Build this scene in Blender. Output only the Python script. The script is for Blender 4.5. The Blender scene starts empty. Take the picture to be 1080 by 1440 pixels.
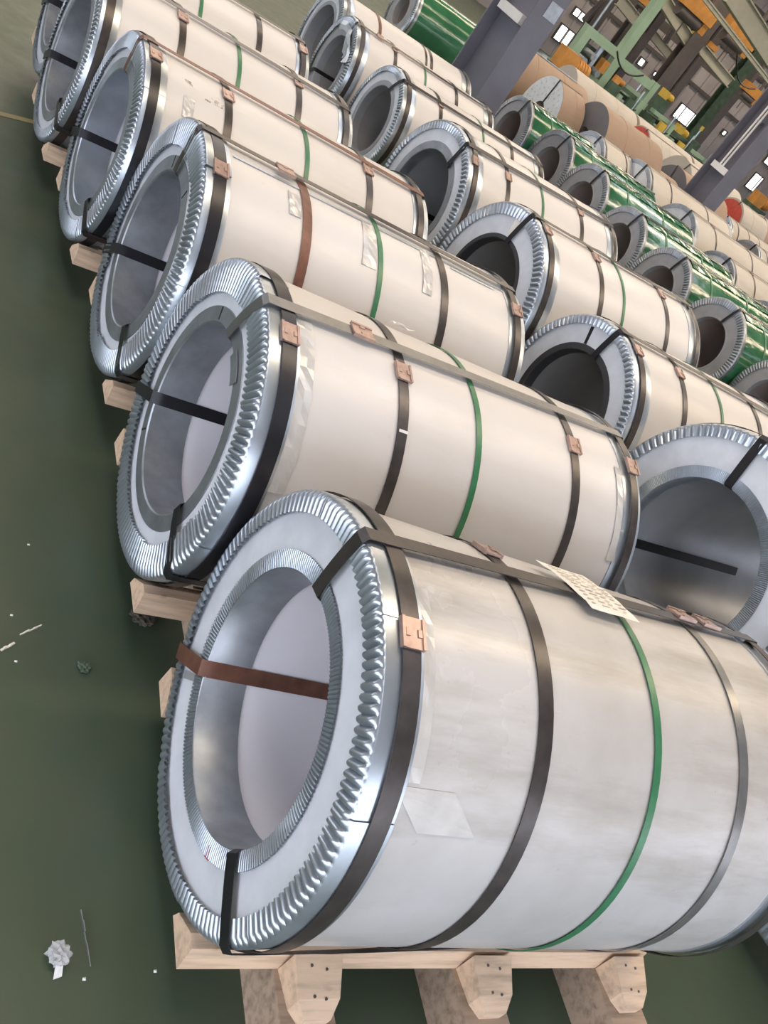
import bpy, bmesh, math, random
from mathutils import Vector, Matrix
random.seed(7)
PI = math.pi
C = bpy.context.scene.collection
SC = bpy.context.scene

# ------------------------------------------------------------------ camera
F_PX, YAW, PITCH, ROLL = 1246.0, math.radians(47.5584), math.radians(29.3167), math.radians(38.764)
DZ = -0.095
CAM = Vector((-0.8594, -0.8870, 1.7904 + DZ))
H = 0.1988 + DZ                                   # underside of every coil above the floor
fw = Vector((math.cos(PITCH) * math.cos(YAW), math.cos(PITCH) * math.sin(YAW), -math.sin(PITCH)))
r0 = fw.cross(Vector((0, 0, 1))).normalized(); u0 = r0.cross(fw)
rt = math.cos(ROLL) * r0 + math.sin(ROLL) * u0
up = -math.sin(ROLL) * r0 + math.cos(ROLL) * u0
cam_d = bpy.data.cameras.new('camera')
cam_d.sensor_fit = 'VERTICAL'; cam_d.sensor_height = 36.0; cam_d.lens = F_PX / 1440 * 36
cam_d.clip_end = 300
cam = bpy.data.objects.new('camera', cam_d); C.objects.link(cam)
m = Matrix((rt, up, -fw)).transposed().to_4x4(); m.translation = CAM
cam.matrix_world = m
SC.camera = cam

# ------------------------------------------------------------------ world, lamps, exposure
W = bpy.data.worlds.new('daylight'); SC.world = W; W.use_nodes = True
bg = W.node_tree.nodes['Background']
bg.inputs[0].default_value = (0.84, 0.875, 1.0, 1); bg.inputs[1].default_value = 4.0
SC.view_settings.view_transform = 'Standard'; SC.view_settings.look = 'None'
SC.view_settings.gamma = 1.0; SC.view_settings.use_curve_mapping = False
SC.view_settings.exposure = 0.30
try:
    SC.cycles.use_denoising = True
    SC.cycles.max_bounces = 8; SC.cycles.diffuse_bounces = 4
    SC.cycles.sample_clamp_indirect = 6.0
except Exception:
    pass

def area(name, loc, sx, sy, power, col, rot=(0, 0, 0)):
    l = bpy.data.lights.new(name, 'AREA'); l.shape = 'RECTANGLE'; l.size = sx; l.size_y = sy
    l.energy = power; l.color = col
    o = bpy.data.objects.new(name, l); o.location = loc; o.rotation_euler = rot; C.objects.link(o)
    return o
# rows of warm high-bay lighting under the roof, the last row added to brighten the back wall
for yy, pw in ((1.5, 1000), (9.0, 950), (17.0, 1000), (26.0, 1300), (36.0, 1500)):
    area('ceiling_light', (9.0 + .35*yy, yy, 8.9), 26.0 + .5*yy, 1.2, pw, (1.0, 0.79, 0.56))

# ------------------------------------------------------------------ helpers
def ray(px, py):
    d = fw + rt * ((px - 540) / F_PX) - up * ((py - 720) / F_PX)
    return d.normalized()
def at_y(px, py, y):
    d = ray(px, py); t = (y - CAM.y) / d.y
    return CAM + d * t
def at_z(px, py, z):
    d = ray(px, py); t = (z - CAM.z) / d.z
    return CAM + d * t

def tag(o, label=None, cat=None, group=None, kind=None):
    if label: o['label'] = label
    if cat: o['category'] = cat
    if group: o['group'] = group
    if kind: o['kind'] = kind
    return o
def empty(name, loc=(0, 0, 0), rz=0.0):
    o = bpy.data.objects.new(name, None); o.location = loc; o.rotation_euler = (0, 0, rz)
    o.empty_display_size = 0.1; C.objects.link(o); return o
def mesh(name, v, f, mat, parent=None, smooth=False, sharp=None):
    me = bpy.data.meshes.new(name); me.from_pydata([tuple(p) for p in v], [], f)
    me.materials.append(mat)
    if smooth:
        me.polygons.foreach_set('use_smooth', [True] * len(me.polygons))
        if sharp:
            try: me.set_sharp_from_angle(angle=math.radians(sharp))
            except Exception: pass
    me.update()
    o = bpy.data.objects.new(name, me); C.objects.link(o)
    if parent is not None: o.parent = parent
    return o
def share(o, name, loc=(0, 0, 0), rot=(0, 0, 0), parent=None, scale=None):
    c = bpy.data.objects.new(name, o.data); C.objects.link(c)
    c.location = loc; c.rotation_euler = rot
    if scale: c.scale = scale
    if parent is not None: c.parent = parent
    return c

class MB:
    """collects faces for one mesh"""
    def __init__(self): self.v = []; self.f = []
    def add(self, v, f):
        n = len(self.v); self.v += [Vector(p) for p in v]; self.f += [tuple(i + n for i in q) for q in f]; return self
    def box(self, lo, hi, M=None):
        x0, y0, z0 = lo; x1, y1, z1 = hi
        v = [Vector(p) for p in ((x0,y0,z0),(x1,y0,z0),(x1,y1,z0),(x0,y1,z0),(x0,y0,z1),(x1,y0,z1),(x1,y1,z1),(x0,y1,z1))]
        if M is not None: v = [M @ p for p in v]
        return self.add(v, [(0,3,2,1),(4,5,6,7),(0,1,5,4),(1,2,6,5),(2,3,7,6),(3,0,4,7)])
    def bar(self, a, b, w, d=None, roll=0.0):
        a = Vector(a); b = Vector(b); d = d or w
        t = (b - a).normalized(); ref = Vector((0, 0, 1)) if abs(t.z) < .95 else Vector((0, 1, 0))
        s = t.cross(ref).normalized(); n = s.cross(t)
        v = []
        for p in (a, b):
            for i, j in ((-1,-1),(1,-1),(1,1),(-1,1)): v.append(p + s * (w/2*i) + n * (d/2*j))
        return self.add(v, [(0,1,2,3),(7,6,5,4),(0,4,5,1),(1,5,6,2),(2,6,7,3),(3,7,4,0)])
    def tube(self, a, b, r, n=12, r2=None):
        a = Vector(a); b = Vector(b); r2 = r if r2 is None else r2
        t = (b - a).normalized(); ref = Vector((0, 0, 1)) if abs(t.z) < .95 else Vector((0, 1, 0))
        s = t.cross(ref).normalized(); q = s.cross(t)
        v = []
        for p, rr in ((a, r), (b, r2)):
            for k in range(n):
                an = 2*PI*k/n; v.append(p + s*(rr*math.cos(an)) + q*(rr*math.sin(an)))
        f = [(k, (k+1) % n, n+(k+1) % n, n+k) for k in range(n)]
        f += [tuple(range(n))[::-1], tuple(range(n, 2*n))]
        return self.add(v, f)
    def prism(self, prof, x0, x1):
        """profile in (y, z), extruded along x"""
        n = len(prof); v = [(x0, y, z) for y, z in prof] + [(x1, y, z) for y, z in prof]
        f = [(k, (k+1) % n, n+(k+1) % n, n+k) for k in range(n)] + [tuple(range(n))[::-1], tuple(range(n, 2*n))]
        return self.add(v, f)
    def build(self, name, mat, parent=None, smooth=False, sharp=40):
        return mesh(name, self.v, self.f, mat, parent, smooth, sharp)

# ------------------------------------------------------------------ materials
def nmat(name):
    m = bpy.data.materials.new(name); m.use_nodes = True
    nt = m.node_tree; b = nt.nodes['Principled BSDF']
    return m, nt, b
def N(nt, t, **kw):
    n = nt.nodes.new(t)
    for k, v in kw.items(): setattr(n, k, v)
    return n
def noise(nt, scale, detail=4, rough=.55, stretch=None, coord='Object', w=None):
    tc = N(nt, 'ShaderNodeTexCoord'); mp = N(nt, 'ShaderNodeMapping')
    nt.links.new(tc.outputs[coord], mp.inputs[0])
    if stretch: mp.inputs['Scale'].default_value = stretch
    if w is not None: mp.inputs['Location'].default_value = (w, w*.7, w*1.3)
    n = N(nt, 'ShaderNodeTexNoise'); n.inputs['Scale'].default_value = scale
    n.inputs['Detail'].default_value = detail; n.inputs['Roughness'].default_value = rough
    nt.links.new(mp.outputs[0], n.inputs['Vector'])
    return n
def ramp(nt, src, stops):
    r = N(nt, 'ShaderNodeValToRGB')
    el = r.color_ramp.elements
    while len(el) < len(stops): el.new(.5)
    for e, (p, c) in zip(el, stops):
        e.position = p; e.color = (*c, 1) if len(c) == 3 else c
    nt.links.new(src, r.inputs[0]); return r
def mixc(nt, fac, a, b):
    x = N(nt, 'ShaderNodeMix', data_type='RGBA')
    for inp, val in ((x.inputs[0], fac), (x.inputs[6], a), (x.inputs[7], b)):
        if isinstance(val, (int, float)): inp.default_value = val
        elif isinstance(val, tuple): inp.default_value = (*val, 1)
        else: nt.links.new(val, inp)
    return x.outputs[2]
def bump(nt, b, src, strength=.2, dist=.01):
    n = N(nt, 'ShaderNodeBump'); n.inputs['Strength'].default_value = strength; n.inputs['Distance'].default_value = dist
    nt.links.new(src, n.inputs['Height']); nt.links.new(n.outputs[0], b.inputs['Normal'])
def simple(name, col, rough=.5, metal=0.0, var=.12, scale=6, bmp=0, spec=None, coat=0, stretch=None):
    m, nt, b = nmat(name)
    n = noise(nt, scale, 5, stretch=stretch)
    lo = tuple(max(0, c*(1-var)) for c in col); hi = tuple(min(1, c*(1+var)) for c in col)
    r = ramp(nt, n.outputs['Fac'], [(.3, lo), (.7, hi)])
    nt.links.new(r.outputs[0], b.inputs['Base Color'])
    b.inputs['Roughness'].default_value = rough; b.inputs['Metallic'].default_value = metal
    if spec is not None: b.inputs['Specular IOR Level'].default_value = spec
    if coat: b.inputs['Coat Weight'].default_value = coat; b.inputs['Coat Roughness'].default_value = .15
    if bmp: bump(nt, b, n.outputs['Fac'], bmp, .01)
    return m
def emit(name, col, s):
    m, nt, b = nmat(name)
    b.inputs['Base Color'].default_value = (0, 0, 0, 1)
    b.inputs['Emission Color'].default_value = (*col, 1); b.inputs['Emission Strength'].default_value = s
    return m

def wrap_mat(name, base, dirt, amount, seed, rough=.33):
    m, nt, b = nmat(name)
    big = noise(nt, 2.2, 6, .6, (1, 1, 1), w=seed)
    streak = noise(nt, 5, 6, .65, (.35, 2.2, 1.4), w=seed + 3)
    fine = noise(nt, 40, 3, .5, w=seed + 5)
    c = ramp(nt, big.outputs['Fac'], [(.36, base), (.68, tuple(a*(1-.6*amount) + d*.6*amount for a, d in zip(base, dirt)))])
    st = ramp(nt, streak.outputs['Fac'], [(.50, (0, 0, 0)), (.76, (amount, amount, amount))])
    c2 = mixc(nt, st.outputs[0], c.outputs[0], dirt)
    sp = ramp(nt, fine.outputs['Fac'], [(.70, (0, 0, 0)), (.82, (.45*amount,)*3)])
    c3 = mixc(nt, sp.outputs[0], c2, tuple(d*.5 for d in dirt))
    nt.links.new(c3, b.inputs['Base Color'])
    rr = ramp(nt, big.outputs['Fac'], [(.3, (rough-.07,)*3), (.7, (rough+.1,)*3)])
    nt.links.new(rr.outputs[0], b.inputs['Roughness'])
    wv = noise(nt, 3.5, 3, .5, (.6, 1, 1), w=seed + 9)
    bump(nt, b, wv.outputs['Fac'], .12 + .12*(amount > .5), .02)
    return m
M = {}
M['wrap_dirty'] = wrap_mat('stained_white_wrap', (.515, .505, .495), (.30, .275, .235), .95, 1.0, .32)
M['wrap'] = [wrap_mat('white_steel_wrap_%d' % i, (.61, .59, .57), (.44, .41, .36), .30, 10 + 7*i, .36) for i in range(4)]
M['cream'] = wrap_mat('cream_paper_wrap', (.46, .42, .365), (.33, .29, .235), .45, 50, .5)
M['kraft'] = wrap_mat('kraft_paper', (.33, .235, .165), (.26, .17, .11), .5, 60, .6)
M['galv'] = simple('galvanised_steel', (.45, .50, .55), .30, .78, .16, 9)
M['galv_dull'] = simple('dull_galvanised_steel', (.36, .385, .41), .42, .8, .2, 12)
M['cover'] = simple('white_side_cover', (.68, .71, .745), .30, 0, .09, 11, coat=.2)
M['cover_grey'] = simple('grey_side_cover', (.36, .36, .365), .38, .2, .15, 7)
M['bore_white'] = simple('pale_bore_lining', (.80, .785, .82), .42, 0, .05, 3)
M['bore_grey'] = simple('grey_steel_bore', (.36, .375, .40), .42, .3, .15, 4)
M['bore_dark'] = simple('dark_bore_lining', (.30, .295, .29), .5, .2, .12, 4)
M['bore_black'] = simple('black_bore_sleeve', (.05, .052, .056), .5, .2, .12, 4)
M['bore_brown'] = simple('brown_bore_lining', (.32, .265, .245), .6, 0, .15, 4)
M['strap'] = simple('dark_steel_strap', (.055, .047, .044), .30, .35, .25, 30)
M['strap_black'] = simple('black_steel_strap', (.018, .018, .022), .30, .3, .2, 30)
M['strap_brown'] = simple('rusty_brown_strap', (.15, .065, .042), .42, .2, .3, 25)
M['strap_grey'] = simple('grey_steel_strap', (.20, .20, .195), .28, .6, .15, 20)
M['strap_green'] = simple('green_plastic_strap', (.03, .16, .068), .34, 0, .15, 30)
M['seal'] = simple('copper_toned_seal', (.40, .285, .24), .35, .55, .2, 40)
M['tape'] = simple('clear_tape', (.50, .49, .47), .16, 0, .10, 18, bmp=.10, coat=.3)
M['paper'] = simple('paper', (.78, .75, .68), .7, 0, .05, 20)
M['ink'] = simple('grey_ink', (.42, .40, .37), .7)
M['red'] = simple('red_paint', (.45, .03, .04), .5)
M['red_cap'] = simple('red_end_cap', (.50, .07, .05), .45, 0, .2, 8)
M['grey_disc'] = simple('grey_end_disc', (.13, .13, .14), .5, 0, .08, 4)
M['column'] = simple('grey_painted_steel', (.13, .13, .158), .48, 0, .12, 3)
M['wall'] = simple('grey_wall_sheet', (.42, .39, .39), .6, 0, .15, .6)
M['steel_dark'] = simple('dark_structural_steel', (.11, .095, .092), .55, .1, .2, 2)
M['tan'] = simple('pale_painted_girder', (.42, .41, .33), .5, 0, .1, 2)
M['mgreen'] = simple('light_green_machine_paint', (.27, .39, .27), .45, 0, .12, 2)
M['mdark'] = simple('dark_green_machine_paint', (.06, .10, .065), .5, .1, .35, 4)
M['orange'] = simple('orange_paint', (.50, .23, .05), .5, 0, .2, 3)
M['yellow'] = simple('yellow_paint', (.55, .38, .06), .5, 0, .2, 3)
M['white_plastic'] = simple('white_plastic', (.70, .70, .68), .4, 0, .04, 4)
M['teal'] = simple('dark_teal_sheet', (.03, .075, .09), .5, 0, .2, 3)
M['pane'] = emit('daylight_pane', (.95, .98, 1.0), 4.0)

def wood_mat(name, col, seed, dark=.65):
    m, nt, b = nmat(name)
    g = noise(nt, 5, 6, .6, (1.0, 9, 9), w=seed)
    r = ramp(nt, g.outputs['Fac'], [(.3, tuple(c*dark for c in col)), (.55, col), (.8, tuple(min(1, c*1.1) for c in col))])
    k = noise(nt, 9, 2, .5, (1, 1.6, 1.6), w=seed + 4)
    kn = ramp(nt, k.outputs['Fac'], [(.70, (0, 0, 0)), (.78, (.8, .8, .8))])
    c = mixc(nt, kn.outputs[0], r.outputs[0], (col[0]*.4, col[1]*.32, col[2]*.28))
    nt.links.new(c, b.inputs['Base Color']); b.inputs['Roughness'].default_value = .65
    bump(nt, b, g.outputs['Fac'], .25, .004); return m
M['pine'] = wood_mat('pale_pine', (.66, .48, .33), 2)
M['pine_end'] = simple('pine_end_grain', (.60, .38, .24), .7, 0, .15, 18)
M['wood_old'] = wood_mat('weathered_wood', (.42, .31, .22), 8, .5)

def green_film():
    m, nt, b = nmat('green_stretch_film')
    n = noise(nt, 3.0, 3, .5, (1, 2.4, 2.4), w=3); n2 = noise(nt, 2.2, 4, .55, (1, 1, 1), w=7)
    r = ramp(nt, n2.outputs['Fac'], [(.35, (.018, .10, .048)), (.62, (.035, .15, .07)), (.85, (.12, .24, .13))])
    nt.links.new(r.outputs[0], b.inputs['Base Color']); b.inputs['Roughness'].default_value = .16
    b.inputs['Coat Weight'].default_value = .6; b.inputs['Coat Roughness'].default_value = .08
    bump(nt, b, n.outputs['Fac'], .40, .03); return m
M['film'] = green_film()
def film_clear():
    m, nt, b = nmat('clear_film')
    n = noise(nt, 14, 4, .6)
    b.inputs['Base Color'].default_value = (.75, .77, .78, 1); b.inputs['Roughness'].default_value = .08
    b.inputs['Transmission Weight'].default_value = .55; b.inputs['IOR'].default_value = 1.25
    bump(nt, b, n.outputs['Fac'], .6, .02); return m
M['clear'] = film_clear()
def floor_mat():
    m, nt, b = nmat('green_floor_paint')
    a = noise(nt, .9, 6, .6); s = noise(nt, 7, 5, .65); sp = noise(nt, 60, 2, .5)
    r = ramp(nt, a.outputs['Fac'], [(.3, (.047, .074, .050)), (.7, (.074, .098, .060))])
    d = ramp(nt, s.outputs['Fac'], [(.5, (0, 0, 0)), (.8, (.35, .35, .35))])
    c = mixc(nt, d.outputs[0], r.outputs[0], (.082, .086, .064))
    d2 = ramp(nt, sp.outputs['Fac'], [(.76, (0, 0, 0)), (.82, (.35, .35, .35))])
    c = mixc(nt, d2.outputs[0], c, (.16, .17, .14))
    nt.links.new(c, b.inputs['Base Color'])
    rr = ramp(nt, s.outputs['Fac'], [(.3, (.30,)*3), (.75, (.48,)*3)])
    nt.links.new(rr.outputs[0], b.inputs['Roughness'])
    b.inputs['Specular IOR Level'].default_value = .35
    bump(nt, b, s.outputs['Fac'], .08, .01); return m
M['floor'] = floor_mat()

# ------------------------------------------------------------------ the hall: floor, far walls, roof
tag(MB().box((-40, -40, -.2), (70, 46, 0)).build('floor', M['floor']), kind='structure')
wl = MB().box((-12, 42, 0), (70, 42.3, 10)).build('wall_back', M['wall']); tag(wl, kind='structure')
we = MB().box((70, -12, 0), (70.3, 42.3, 10)).build('wall_end', M['wall']); tag(we, kind='structure')
rf = MB()
for k in range(9):
    rf.box((-12 + k*9.2, -12, 10.0), (-12 + k*9.2 + 8.2, 42.3, 10.2))
tag(rf.build('ceiling', simple('dark_roof_sheet', (.22, .21, .20), .6)), kind='structure')
# near walls behind the photographer: brick-height dado, unseen wide door and window openings shaped for the daylight, solid above
def pierced(name, along, at, spans, lo, hi, z0, z1, th=.3):
    b = MB(); pos = lo
    def put(a, c, za, zb):
        if c - a < .01 or zb - za < .01: return
        if along == 'y': b.box((at - th, a, za), (at, c, zb))
        else: b.box((a, at - th, za), (c, at, zb))
    for a, c, za, zb in spans:
        put(pos, a, z0, z1); put(a, c, z0, za); put(a, c, zb, z1); pos = c
    put(pos, hi, z0, z1)
    tag(b.build(name, M['wall']), kind='structure')
pierced('wall_left', 'y', -9.0, [(-8.6, 2.2, 0.0, 5.2), (10, 15, 1.0, 4.5), (18, 23, 1.0, 4.5), (26, 31, 1.0, 4.5), (34, 39, 1.0, 4.5)], -9, 42, 0, 10)
pierced('wall_front', 'x', -9.0, [(-8.2, 5.6, .0, 5.0), (7.0, 12.0, .9, 4.2), (14.5, 19.5, .9, 4.2), (22, 27, .9, 4.2), (30, 35, .9, 4.2), (38, 43, .9, 4.2), (47, 52, .9, 4.2)], -9, 70, 0, 10)
# upright ribs of the sheeting on the back wall
rib0 = MB().box((-.05, -.08, 0), (.05, 0, 9.9)).build('rib', M['wall'], None)
rib0.parent = wl; rib0.location = (14, 42, 0)
for k in range(1, 52):
    share(rib0, 'rib', (14 + k*.85, 42, 0), parent=wl)
rail0 = MB().box((0, -.16, -.09), (52, -.08, .09)).build('sheeting_rail', M['steel_dark'], wl)
rail0.location = (12, 42, 3.1)
for z in (5.4, 7.6): share(rail0, 'sheeting_rail', (12, 42, z), parent=wl)

# ------------------------------------------------------------------ coil builder
def guard_piece(R, a0, a1, rin, nfl, amp, dR, width, dx=0.0, lip=.004):
    """one length of edge guard: fluted face flange + smooth flange on the barrel"""
    b = MB(); k = max(8, int(round((a1 - a0) / (2*PI) * nfl)) * 6)
    rows = []
    rr = [(rin, 1.0), (rin*.3 + R*.7, 1.0), (R - .004, .7)]
    for i in range(k + 1):
        a = a0 + (a1 - a0)*i/k
        w = (0, .62, .93, 1, .93, .62)[i % 6]
        row = []
        for r, e in rr:
            row.append((-.003 + dx - amp*e*w, r + dR*.5, a))
        row.append((-.0035 + dx, R + .0005 + dR, a))
        row.append((.001 + dx, R + lip + dR, a)); row.append((width, R + lip*.8 + dR*.6, a)); row.append((width, R + .0003, a))
        rows.append(row)
    v = []; n = len(rows[0])
    for row in rows:
        for x, r, a in row: v.append((x, r*math.cos(a), R + r*math.sin(a)))
    f = []
    for i in range(k):
        for j in range(n - 1):
            p = i*n + j; f.append((p, p + 1, p + n + 1, p + n))
    return b.add(v, f)
def ringband(R, prof, a0=0.0, a1=2*PI, k=96, flip=False):
    """profile list of (x, r) swept round the coil axis"""
    v = []; f = []; full = abs(a1 - a0 - 2*PI) < 1e-6; n = len(prof); kk = k if full else k + 1
    for i in range(kk):
        a = a0 + (a1 - a0)*i/k
        for x, r in prof: v.append((x, r*math.cos(a), R + r*math.sin(a)))
    for i in range(k):
        q = (i + 1) % kk
        for j in range(n - 1):
            F = (i*n + j, i*n + j + 1, q*n + j + 1, q*n + j)
            f.append(F[::-1] if flip else F)
    return MB().add(v, f)
def flute_ring(R, r0, r1, nfl, amp, x=-.002):
    k = nfl*6; v = []; f = []
    for i in range(k):
        a = 2*PI*i/k; w = (0, .62, .93, 1, .93, .62)[i % 6]
        for r, e in ((r0, .4), ((r0 + r1)/2, 1.0), (r1, 1.0)): v.append((x - amp*e*w, r*math.cos(a), R + r*math.sin(a)))
    for i in range(k):
        q = (i + 1) % k
        for j in range(2): f.append((i*3 + j, i*3 + j + 1, q*3 + j + 1, q*3 + j))
    return MB().add(v, f)
def patch(R, x0, x1, a0, a1, lift=.002, nx=4, na=8, wob=.0, thick=.0012, taper=0.0):
    """a thin curved sheet lying on the barrel; angles in degrees"""
    rng = random.Random(int(1000*(x0 + a0)))
    top = []; 
    for i in range(nx + 1):
        for j in range(na + 1):
            s = i/nx; t = j/na
            x = x0 + (x1 - x0)*s + taper*(t - .5)*(x1 - x0); a = math.radians(a0 + (a1 - a0)*t)
            r = R + lift + wob*rng.random(); top.append((x, r*math.cos(a), R + r*math.sin(a), a))
    v = [p[:3] for p in top] + [(p[0], p[1] - thick*math.cos(p[3]), p[2] - thick*math.sin(p[3])) for p in top]
    n = na + 1; o = len(top); f = []
    for i in range(nx):
        for j in range(na):
            p = i*n + j; f.append((p, p + 1, p + n + 1, p + n)); f.append((o + p, o + p + n, o + p + n + 1, o + p + 1))
    edge = [(0, j, 0, j + 1) for j in range(na)] + [(nx, j + 1, nx, j) for j in range(na)] + [(i + 1, 0, i, 0) for i in range(nx)] + [(i, na, i + 1, na) for i in range(nx)]
    for i0, j0, i1, j1 in edge:
        p, q = i0*n + j0, i1*n + j1; f.append((q, p, o + p, o + q))
    return MB().add(v, f)
def ribbon(pts, w, th=.0015, sides=None):
    """flat band through 3-D points; sides gives the width direction at each point, th its thickness"""
    v = []; f = []
    P = [Vector(p) for p in pts]
    for i, p in enumerate(P):
        t = (P[min(i + 1, len(P) - 1)] - P[max(i - 1, 0)]).normalized()
        s = Vector(sides[i]).normalized(); nn = s.cross(t).normalized()*th*.5
        for q in (p + s*w/2 + nn, p - s*w/2 + nn, p - s*w/2 - nn, p + s*w/2 - nn): v.append(q)
    for i in range(len(P) - 1):
        for j in range(4):
            a = i*4 + j; b = i*4 + (j + 1) % 4; f.append((a, b, b + 4, a + 4))
    f += [(3, 2, 1, 0), tuple(len(v) - 4 + k for k in range(4))]
    return MB().add(v, f)
def strap_ring(R, x, w, lift=.0035, th=.0018):
    return ringband(R, [(x - w/2, R + lift - th), (x - w/2, R + lift), (x + w/2, R + lift), (x + w/2, R + lift - th)], k=96)
def seal_clip(R, x, adeg, lift, w=.040, ln=.052, axial=False):
    """crimped metal seal folded round a strap"""
    a = math.radians(adeg); b = MB()
    rad = Vector((0, math.cos(a), math.sin(a))); tan = Vector((0, -math.sin(a), math.cos(a))); ax = Vector((1, 0, 0))
    c = Vector((x, 0, R)) + rad*(R + lift)
    u, v_ = (tan, ax) if not axial else (ax, tan)
    Mx = Matrix((u, v_, rad)).transposed().to_4x4(); Mx.translation = c
    b.box((-ln/2, -w/2, -.001), (ln/2, w/2, .004), Mx)
    for s in (-1, 1):
        b.box((-ln/2, s*w/2 - .003, -.003), (ln/2, s*w/2 + .003, .0065), Mx)
        b.box((-ln*.12, s*w*.30 - .004, .004), (ln*.12, s*w*.30 + .004, .0062), Mx)
    return b
def axial_path(R, rb, L, a_f, a_b, a_in, lift, xin, face=.0135):
    """strap: out of the bore, across the front ring, along the barrel, over the rear ring"""
    pts = []; sd = []
    def add(x, r, a):
        pts.append((x, r*math.cos(a), R + r*math.sin(a))); sd.append((0, -math.sin(a), math.cos(a)))
    ai = math.radians(a_in); af = math.radians(a_f); ab = math.radians(a_b)
    add(xin, rb - .004, ai); add(.03, rb - .004, ai); add(.0, rb - .003, ai); add(-face, rb + .004, ai)
    for t in (.25, .5, .75): add(-face - .001, rb + (R - rb)*t, ai + (af - ai)*t)
    add(-face, R + .002, af); add(-face*.4, R + lift + .001, af); add(.03, R + lift + .001, af)
    for t in (.1, .25, .4, .55, .7, .85, .95): add(L*t, R + lift, af + (ab - af)*t)
    add(L - .01, R + lift, ab); add(L + .004, R, ab); add(L + .006, rb + .02, ab); add(L + .004, rb - .003, ab); add(L - .15, rb - .004, ab)
    return pts, sd

def coil(name, label, x, y, R, yaw, L, rb, group, wrap, cat='steel coil', rin=.37, nfl=128, amp=.009,
         cover='cover', bore='bore_white', inner=.035, inner_fl=0, lining='galv', lin_depth=.10, guard='galv',
         rings=(), axials=(), seals=(), npieces=8, jit=.003, a_off=.3, guard_w=.075, z=None, rin_var=0.0, detail=True):
    t = empty(name, (x, y, H if z is None else z), yaw); tag(t, label, cat, group)
    rng = random.Random(int(x*100 + y*10))
    k = 96
    ringband(R, [(0, R - .004), (.001, R), (L - .001, R), (L, R - .004)], k=k).build('barrel_wrap', wrap, t, True, 40)
    cv = ringband(R, [(.0, rb + .001), (0, R - .003)], k=k).build('side_cover', M[cover], t)
    ringband(R, [(L, R - .003), (L, rb + .001)], k=48).build('rear_cover', M[cover], t)
    ringband(R, [(L + .004, R*.9), (L + .005, R + .001), (L, R + .004), (L - guard_w, R + .0035), (L - guard_w, R)], k=72).build('rear_edge_guard', M[guard], t, True, 40)
    bl = ringband(R, [(L, rb), (.0, rb)], k=72).build('bore_lining', M[bore], t, True)
    # front edge guard, in overlapping lengths
    da = 2*PI/npieces
    for i in range(npieces):
        a0 = a_off + i*da; e = .02 if npieces > 1 else 0
        ri = rin + rin_var*(rng.random() - .5)
        guard_piece(R, a0, a0 + da + e, ri, nfl, amp, jit*rng.random() + .0006*(i % 2), guard_w, -.0012*(i % 2) - jit*.4*rng.random()).build('edge_guard', M[guard], t, True, 50)
    # bore edge guard
    if inner_fl:
        flute_ring(R, rb - .0005, rb + inner, inner_fl, .0055).build('bore_edge_guard', M[guard], t, True, 50)
        g = ringband(R, [(lin_depth, rb - .0035), (0, rb - .003), (-.003, rb)], k=72).build('bore_sleeve', M[lining], t, True, 50)
    elif inner:
        ringband(R, [(lin_depth, rb - .0035), (0, rb - .003), (-.0035, rb + .001), (-.003, rb + inner), (0, rb + inner + .001)], k=72).build('bore_edge_guard', M[lining], t, True, 40)
    for (sx, w, mt, *lf) in rings:
        strap_ring(R, sx, w, lf[0] if lf else .0045).build('strap', M[mt], t, True, 40)
    for (af, ab, ai, w, mt, xin) in axials:
        p, s = axial_path(R, rb, L, af, ab, ai, .0135, xin)
        ribbon(p, w, .0015, s).build('axial_strap', M[mt], t, True, 30)
    for sl in seals:
        seal_clip(R, sl[0], sl[1], sl[2], *sl[3:]).build('strap_seal', M['seal'], t)
    return t
# (x of ring strap, width, material, lift)
def std_rings(L, dk='strap', third='strap', edge='strap', x1=.345, xg=.62, x3=.955):
    r = [(.043, .034, edge, .0125)]
    if x1: r.append((x1, .030, dk))
    if xg: r.append((xg, .017, 'strap_green'))
    if x3: r.append((x3, .030, third))
    r.append((L - .035, .030, 'strap', .0125)); return r

A_G = 'white wrapped steel coils in the row along the open aisle'
a1 = coil('steel_coil', 'big stained off-white steel coil with a brown strap crossing its bore',
     0, 0, .4075, -.093, 1.20, .260, A_G, M['wrap_dirty'], rin=.366, nfl=140, inner=.035, inner_fl=230, lin_depth=.10, lining='galv_dull',
     rings=[(.045, .036, 'strap', .0125), (.345, .034, 'strap'), (.643, .019, 'strap_green'), (.915, .028, 'strap_grey'), (1.165, .030, 'strap', .0125)],
     axials=[(83.0, 71, 78.5, .034, 'strap', .05), (-39, -39, -39.5, .036, 'strap_brown', .45), (-153.5, -125, -152, .034, 'strap_black', .10)],
     seals=[(.045, 109, .0135), (.345, 66, .006), (.905, 72, .0155, .040, .060, True), (1.0, 71.5, .0155, .040, .060, True)], a_off=.25, jit=.005, amp=.0095)
a2 = coil('steel_coil', 'clean white steel coil with sheen-grey top strap, next after the stained coil',
       .003, .843, .403, -.032, 1.262, .250, A_G, M['wrap'][0], rin=.325, nfl=132, inner=.04, lin_depth=.11, lining='galv_dull', rin_var=.02, jit=.007,
     rings=[(.045, .038, 'strap_black', .0125), (.370, .030, 'strap'), (.615, .018, 'strap_green'), (.982, .030, 'strap'), (1.228, .030, 'strap', .0125)],
     axials=[(98.3, 89, 87.5, .034, 'strap_grey', .05), (-27.6, -27, -27.6, .034, 'strap_black', .40), (-154, -154, -160, .034, 'strap_black', .08)],  # dark top strap coloured grey, the sheen of its reflections put into the colour
     seals=[(.043, 110, .0135), (.372, 106, .006), (.985, 108, .006), (1.232, 108, .0135), (.255, 96, .0155, .040, .060, True)], a_off=.55, npieces=7, amp=.010)
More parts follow.
